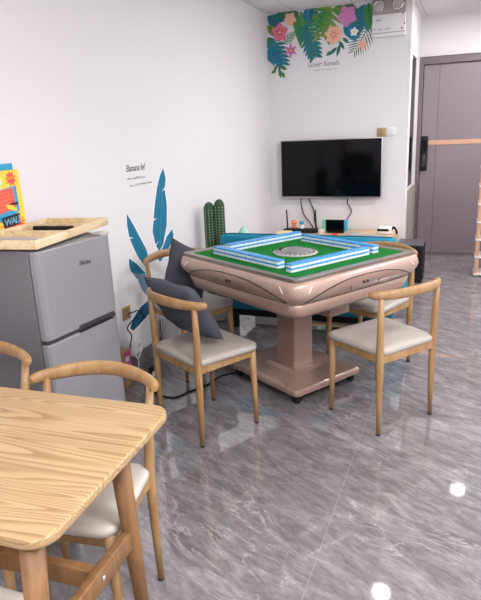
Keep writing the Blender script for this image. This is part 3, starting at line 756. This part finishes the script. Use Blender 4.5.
# ------------------------------------------------------------------ wall stickers: banana leaves on the left wall
t = empty('banana_leaf_sticker', (-2.05, 3.4, .25), 0, 'teal banana leaf stickers fanning up the left wall beside the fridge', 'wall sticker')
LV = {'A': [(3.695, 1.288), (3.719, 1.215), (3.693, 1.143), (3.706, 1.023), (3.683, 0.883), (3.607, 0.753), (3.547, 0.713), (3.499, 0.763), (3.473, 0.864), (3.499, 0.944), (3.533, 1.045), (3.587, 1.164), (3.643, 1.243)],
 'B': [(3.166, 1.037), (3.232, 0.955), (3.308, 0.847), (3.372, 0.755), (3.389, 0.688), (3.346, 0.644), (3.281, 0.691), (3.22, 0.786), (3.173, 0.875), (3.159, 0.956)],
 'C': [(3.145, 0.745), (3.223, 0.693), (3.309, 0.621), (3.358, 0.552), (3.343, 0.425), (3.267, 0.493), (3.222, 0.579), (3.149, 0.659), (3.137, 0.712)],
 'D': [(3.76, 0.837), (3.776, 0.789), (3.746, 0.749), (3.657, 0.683), (3.543, 0.633), (3.505, 0.67), (3.604, 0.731), (3.669, 0.797)],
 'E': [(3.361, 0.405), (3.36, 0.317), (3.208, 0.273), (3.107, 0.252), (3.075, 0.285), (3.131, 0.341), (3.228, 0.386)]}
TIP = {'A': (0, 6), 'B': (0, 4), 'C': (0, 4), 'D': (0, 4), 'E': (3, 0)}
TL = Matrix(((0, 0, 1, 0), (1, 0, 0, -3.4), (0, 1, 0, -.25), (0, 0, 0, 1)))
for k, poly in LV.items():
    cx = sum(p[0] for p in poly)/len(poly); cy = sum(p[1] for p in poly)/len(poly)
    big = []
    for p in poly:
        dx, dy = p[0]-cx, p[1]-cy; l = math.hypot(dx, dy); big.append((p[0]+dx/l*.016, p[1]+dy/l*.016))
    lf = MB().prism(poly, .0008, TL, z0=.0010).build('leaf', M[{'A': 'vinyl_teal', 'B': 'vinyl_teal', 'C': 'vinyl_slate', 'D': 'vinyl_teal', 'E': 'vinyl_navy'}[k]], t)
    MB().prism(big, .0009, TL, z0=.0001).build('white_edge', M['decal_w'], lf)
    a, c = TIP[k]; A, B_ = Vector(poly[a]), Vector(poly[c]); dv = (B_-A).normalized(); nn = Vector((-dv.y, dv.x))*.0028
    A2 = A+dv*.03; B2 = B_-dv*.02
    MB().prism([A2+nn*.3, A2-nn*.3, B2-nn, B2+nn], .0006, TL, z0=.0019).build('midrib', M['vinyl_rib'], lf)
    # torn slits along the margin
    sb = MB()
    for i in {'A': (2, 7, 9), 'B': (6, 8), 'C': (6,), 'D': (3,), 'E': (2,)}[k]:
        p = Vector(poly[i]); c2 = Vector((cx, p.y+(cy-p.y)*.25)); dd = (c2-p); dd = dd.normalized()*min(.05, dd.length*.7); nn = Vector((-dd.y, dd.x)).normalized()*.007
        sb.prism([p-dd*.25+nn, p-dd*.25-nn, p+dd], .0006, TL, z0=.0020)
    sb.build('slit', M['decal_w'], lf)
    if k == 'C':
        MB().prism([poly[0], poly[1], poly[2], (3.33, .60), (3.24, .615), (3.17, .645), (3.149, .659), (3.137, .712)], .0004, TL, z0=.0019).build('leaf_tip', M['vinyl_teal'], lf)
t = empty('banana_lettering_sticker', (-2.05, 3.2, 1.2), 0, 'black handwritten lettering sticker on the left wall above the teal leaves', 'wall lettering')
TT = lambda y, z: Matrix(((0, 0, 1, .001), (1, 0, 0, y-3.2), (0, 1, 0, z-1.2), (0, 0, 0, 1)))
text('lettering', 'Banana lef', .062, M['ink'], TT(3.205, 1.295), t, .3, .0004, space=.93)
scribble('small_print', M['inkg'], TT(3.215, 1.243), .22, .020, t, 1)
scribble('small_print', M['inkg'], TT(3.225, 1.198), .29, .020, t, 2)

# ------------------------------------------------------------------ wall stickers: tropical garland on the back wall
t = empty('tropical_flower_sticker', (-2.05, 6.11, 2.0), 0, 'colourful tropical leaf and flower sticker along the top of the back wall', 'wall sticker')
def W(px, pz):
    # sticker units -> metres on the wall (about 1 cm per unit)
    return (px*.01015, .665-(pz*.0100-.0*px))
lift = [0, 0]
def put(name, m, polys, parent=None, up=0, top=False):
    # every cut-out lies a hair above the last, so overlapping vinyl never shares a plane
    if parent is None: lift[0] = (lift[0]+1) % 14
    if top: lift[1] = (lift[1]+1) % 3
    k = 14+lift[1] if top else lift[0]
    b = MB(); T = Matrix(((1, 0, 0, 0), (0, 0, -1, 0), (0, 1, 0, 0), (0, 0, 0, 1)))
    for n, p in enumerate(polys): b.prism(p, .0001, T, z0=.0003+k*.0006+up+n*.00002)
    return b.build(name, m, parent or t)
def blade(cx, cy, ang, L, wd, n=10):
    d = Vector((math.cos(ang), math.sin(ang))); nn = Vector((-d.y, d.x)); o = Vector((cx, cy)); r = []
    for k in range(n+1): q = k/n; r.append(o+d*(L*q)+nn*(wd*math.sin(PI*q**.8)))
    for k in range(n-1, 0, -1): q = k/n; r.append(o+d*(L*q)-nn*(wd*math.sin(PI*q**.8)))
    return r
def rib_leaf(cx, cy, ang, L, wd, m, mr, name='leaf'):
    f = put(name, m, [blade(cx, cy, ang, L, wd)])
    d = Vector((math.cos(ang), math.sin(ang))); nn = Vector((-d.y, d.x)); o = Vector((cx, cy)); ps = [[o+nn*.005, o-nn*.005, o+d*L*.95]]
    for q in (.2, .35, .5, .65, .8):
        for s in (-1, 1):
            a = o+d*L*q; e = a+d*L*.12+nn*s*wd*.8*math.sin(PI*q**.8); ps.append([a, a+d*.010, e])
    put('leaf_veins', mr, ps, f, .00035)
def monstera(cx, cy, ang, L, wd, m, mr, fingers=5):
    d = Vector((math.cos(ang), math.sin(ang))); nn = Vector((-d.y, d.x)); o = Vector((cx, cy)); ps = []
    ps.append(blade(cx, cy, ang, L, wd*.30))
    for k in range(fingers):
        q = .06+.78*k/(fingers-1)
        for s in (-1, 1):
            a = o+d*(L*q); wl = wd*(.75+.5*math.sin(PI*(.15+.7*q)))*(1-.28*q)
            ad = ang+s*(1.25-.55*q)
            ps.append(blade(a.x, a.y, ad, wl, L*.055, 6))
    f = put('leaf', m, ps)
    put('leaf_veins', mr, [[o+nn*.003, o-nn*.003, o+d*L*.96]]+[[o+d*L*q, o+d*(L*q+.009), o+d*(L*q)+(d*.5+nn*s)*wd*.6] for q in (.15, .35, .55, .75) for s in (-1, 1)], f, .00035)
def frond(cx, cy, ang, L, wd, m, n=9):
    d = Vector((math.cos(ang), math.sin(ang))); ps = [blade(cx, cy, ang, L, .004)]
    for k in range(n):
        q = .08+.85*k/(n-1); a = Vector((cx, cy))+d*L*q
        for s in (-1, 1): ps.append(blade(a.x, a.y, ang+s*(1.05-.4*q), wd*(.55+.6*math.sin(PI*min(1, q+.15))), .0055, 5))
    put('frond', m, ps)
def flower(cx, cy, r, m, mc, n=5, ph=0, slim=.42):
    f = put('flower', m, [blade(cx, cy, ph+2*PI*k/n, r, r*slim) for k in range(n)], top=True)
    put('flower_inner', mc, [blade(cx, cy, ph+2*PI*k/n, r*.5, r*.07) for k in range(n)], f, .0003, True); lift[1] -= 1
    put('flower_centre', M['vinyl_yellow'], [ell(cx, cy, r*.14, r*.14, 10)], f, .0005, True); lift[1] -= 1
D = math.radians
def P(px, py): return ((px-266)*.01014, 2.665-2.0-((py-13)+(px-266)*.108)*.0095)
V = lambda k: M['vinyl_'+k]
# corner: broad leaves, hibiscus, big split leaf, sprig
rib_leaf(*P(266.5, 17), D(-12), .20, .045, V('teal'), V('navy'))
rib_leaf(*P(267, 15), D(-40), .20, .055, V('seagreen'), V('navy'))
rib_leaf(*P(276, 13), D(-15), .14, .04, V('forest'), V('seagreen'))
rib_leaf(*P(267, 24), D(-50), .17, .04, V('olive'), V('forest'))
rib_leaf(*P(267, 36), D(-60), .16, .05, V('forest'), V('green'))
monstera(*P(272, 37), D(-68), .30, .12, V('seagreen'), V('rib'), 7)
rib_leaf(*P(267.5, 46), D(-72), .19, .055, V('teal'), V('rib'))
monstera(*P(271, 46), D(-60), .20, .08, V('teal'), V('seagreen'), 6)
for px, py, a, l in ((276, 64, -120, .07), (280, 65, -30, .08), (279, 68, -85, .09), (275, 69, -150, .06), (281, 71, -60, .07)): rib_leaf(*P(px, py), D(a), l, .018, V('green') if l > .07 else V('olive'), V('forest'), 'sprig')
frond(*P(283, 42), D(35), .15, .06, V('forest'), 7)
flower(*P(280, 31), .095, V('pink'), V('rose'), 5, .3, .44)
flower(*P(291, 18), .07, V('peach'), V('rose'), 5, 1.0, .44)
flower(*P(291, 49), .075, V('magenta'), V('rose'), 6, .5, .2)
# hanging green leaves in the middle
rib_leaf(*P(292, 11), D(-66), .26, .04, V('olive'), V('green'))
rib_leaf(*P(297, 10), D(-82), .36, .045, V('green'), V('forest'))
rib_leaf(*P(302, 10), D(-78), .36, .045, V('green'), V('olive'))
rib_leaf(*P(284, 12), D(-6), .18, .028, V('forest'), V('green'))
rib_leaf(*P(309, 6), D(-85), .17, .055, V('teal'), V('rib'))
rib_leaf(*P(316, 6), D(-100), .17, .045, V('navy'), V('teal'))
monstera(*P(306, 22), D(-72), .36, .12, V('seagreen'), V('forest'), 8)
monstera(*P(331, 5), D(-105), .30, .17, V('olive'), V('green'), 6)
monstera(*P(327, 8), D(-120), .22, .12, V('green'), V('forest'), 5)
rib_leaf(*P(336, 6), D(-40), .16, .05, V('green'), V('olive'))
flower(*P(335, 33), .10, V('peach'), V('pink'), 7, .2, .34)
for px, py, a, l in ((340, 39, -55, .10), (341, 42, -105, .12), (338, 45, -140, .11), (333, 49, -150, .07), (344, 36, -40, .08)): rib_leaf(*P(px, py), D(a), l, .018, V('forest'), V('seagreen'), 'sprig')
# right cluster
rib_leaf(*P(352, 6), D(-75), .30, .075, V('teal'), V('rib'))
rib_leaf(*P(362, 5), D(-100), .30, .07, V('seagreen'), V('navy'))
rib_leaf(*P(346, 20), D(-60), .22, .06, V('teal'), V('rib'))
rib_leaf(*P(364, 4), D(-80), .26, .05, V('seagreen'), V('rib'))
rib_leaf(*P(368, 3), D(-85), .24, .05, V('green'), V('forest'))
rib_leaf(*P(344, 6), D(-20), .16, .045, V('forest'), V('green'))
flower(*P(348, 15), .105, V('magenta'), V('rose'), 5, .8, .44)
flower(*P(355, 30), .045, M['decal_w'], V('yellow'), 5, .2, .4)
frond(*P(371, 22), D(-125), .30, .14, V('forest'), 10)
flower(*P(363, 42), .06, V('peach'), V('pink'), 5, -1.4, .24)
t = empty('script_lettering_sticker', (-1.6, 6.11, 2.1), 0, 'grey script lettering sticker under the flower garland', 'wall lettering')
TB = lambda x, z: Matrix(((1, 0, 0, x+1.6), (0, 0, -1, -.001), (0, 1, 0, z-2.1), (0, 0, 0, 1)))
text('lettering', 'Goer Sanela', .066, M['inkg'], TB(-1.625, 2.125), t, .38, .0005, space=1.0)
scribble('small_print', M['inkg'], TB(-1.56, 2.085), .25, .016, t, 4)

# ------------------------------------------------------------------ tall rack at the right edge
t = empty('shoe_rack', (.392, 6.28, 0), 0, 'tall tiered rack of pink oak posts and white shelves at right edge', 'rack')
TZ = [.012+.178*k for k in range(8)]
for x in (-.275, .275):
    for y in (-.12, .12):
        bx('post', M['shelfwood'], t, x-.018, x+.018, y-.012, y+.012, 0, 1.28, bev=.003)
for z in TZ:
    s = MB(); s.box(-.30, .30, -.145, .145, z, z+.016, bev=.004); s.build('shelf', M['white_pl'], t)

# ------------------------------------------------------------------ things on the floor by the left wall
t = empty('slatted_crate', (-1.995, 3.60, 0), 0, 'white slatted crate on the floor by the left wall', 'crate')
for k in range(9): bx('slat', M['white_pl'], t, .02, .032, -.15+k*.036, -.15+k*.036+.022, .02, .23)
bx('back_board', M['inkg'], t, -.03, .005, -.135, .158, .02, .22)
for k in range(3): bx('slat', M['white_pl'], t, -.034+k*.02, -.034+k*.02+.013, -.155, -.145, .02, .23)
bx('rail', M['white_pl'], t, -.035, .034, -.155, .165, .0, .02); bx('rail', M['white_pl'], t, -.035, .034, -.155, .165, .23, .245)
t = empty('tall_carton', (-1.95, 2.815, 0), 0, 'narrow brown carton with pink label beside the fridge', 'carton')
bx('carton', M['card'], t, -.035, .035, -.04, .04, 0, .235, bev=.002)
lb = bx('label', M['print_pink'], t, .0355, .0365, -.037, .03, .14, .23); bx('label_print', M['print_white'], lb, .0366, .037, -.03, .012, .165, .2)
b = MB()
for k, (r, dz) in enumerate(((.05, 0), (.044, .008), (.055, -.006))):
    pts = [(-2.0+.012*k+.01*math.sin(2*a), 3.035+r*math.cos(a), .155+dz+r*.9*math.sin(a)) for a in [2*PI*j/22 for j in range(23)]]
    b.tube(pts, .005, 8)
b.tube(bez([(-2.0, 3.04, .11), (-1.99, 3.05, .06), (-1.98, 3.02, .015), (-1.93, 2.98, .006)], 6), .005, 8)
o = b.build('coiled_cable', M['white_pl']); tag(o, 'white coiled cable hanging at the left wall above the skirting', 'cable')
t = empty('power_strip', (-1.85, 2.96, 0), .3, 'white power strip on the floor by the skirting next to the fridge', 'power strip')
bx('case', M['white_pl'], t, -.03, .03, -.07, .07, 0, .035, bev=.006)
for y in (-.035, .03): bx('plug', M['black'], t, -.016, .016, y-.018, y+.018, .035, .06, bev=.004)
cable('wall_cable', [(-2.036, 3.05, .395), (-2.02, 3.09, .395), (-2.02, 3.14, .39), (-2.025, 3.2, .36), (-2.03, 3.24, .30)], .004, 'short black cable leaving the low gold socket to the right')
cable('wall_cable', [(-2.036, 3.17, .335), (-2.03, 3.08, .335), (-2.02, 3.0, .31), (-2.0, 3.01, .26), (-2.0, 2.985, .2), (-2.0, 2.96, .14), (-2.0, 2.96, .05)], .004, 'thin black cable dropping from behind the navy leaf to the floor')
cable('floor_cable', [(-1.80, 2.80, .006), (-1.58, 2.72, .006), (-1.5, 2.84, .006), (-1.44, 2.95, .006), (-1.41, 3.1, .006), (-1.30, 3.2, .006), (-1.19, 3.24, .03), (-1.13, 3.2, .058)], .006, 'black power cable snaking over the floor to the game table base')

# ------------------------------------------------------------------ camera
f, yaw, pitch, roll = 570.547, math.radians(-22.038154), math.radians(16.2292646), math.radians(-2.46555561)
cy, sy, cp, sp = math.cos(yaw), math.sin(yaw), math.cos(pitch), math.sin(pitch)
fw_ = Vector((sy*cp, cy*cp, -sp)); r0 = Vector((cy, -sy, 0)); u0 = r0.cross(fw_)
rv = math.cos(roll)*r0+math.sin(roll)*u0; uv = -math.sin(roll)*r0+math.cos(roll)*u0
cam = bpy.data.cameras.new('camera'); cam.sensor_fit = 'VERTICAL'; cam.sensor_height = 24; cam.lens = f/600*24; cam.clip_start = .05
co = bpy.data.objects.new('camera', cam); C.objects.link(co)
co.matrix_world = Matrix(((rv.x, uv.x, -fw_.x, 0), (rv.y, uv.y, -fw_.y, 0), (rv.z, uv.z, -fw_.z, 1.5), (0, 0, 0, 1)))
SC.camera = co

# ------------------------------------------------------------------ world and colour
wd = bpy.data.worlds.new('world'); SC.world = wd; wd.use_nodes = True
wd.node_tree.nodes['Background'].inputs[0].default_value = (1, .98, .99, 1); wd.node_tree.nodes['Background'].inputs[1].default_value = .3
vs = SC.view_settings; vs.view_transform = 'Standard'; vs.look = 'None'; vs.gamma = 1; vs.use_curve_mapping = False; vs.exposure = -.02
SC.cycles.use_denoising = True
SC.cycles.max_bounces = 10; SC.cycles.diffuse_bounces = 6
SC.cycles.sample_clamp_indirect = 4
SC.cycles.caustics_reflective = False; SC.cycles.caustics_refractive = False
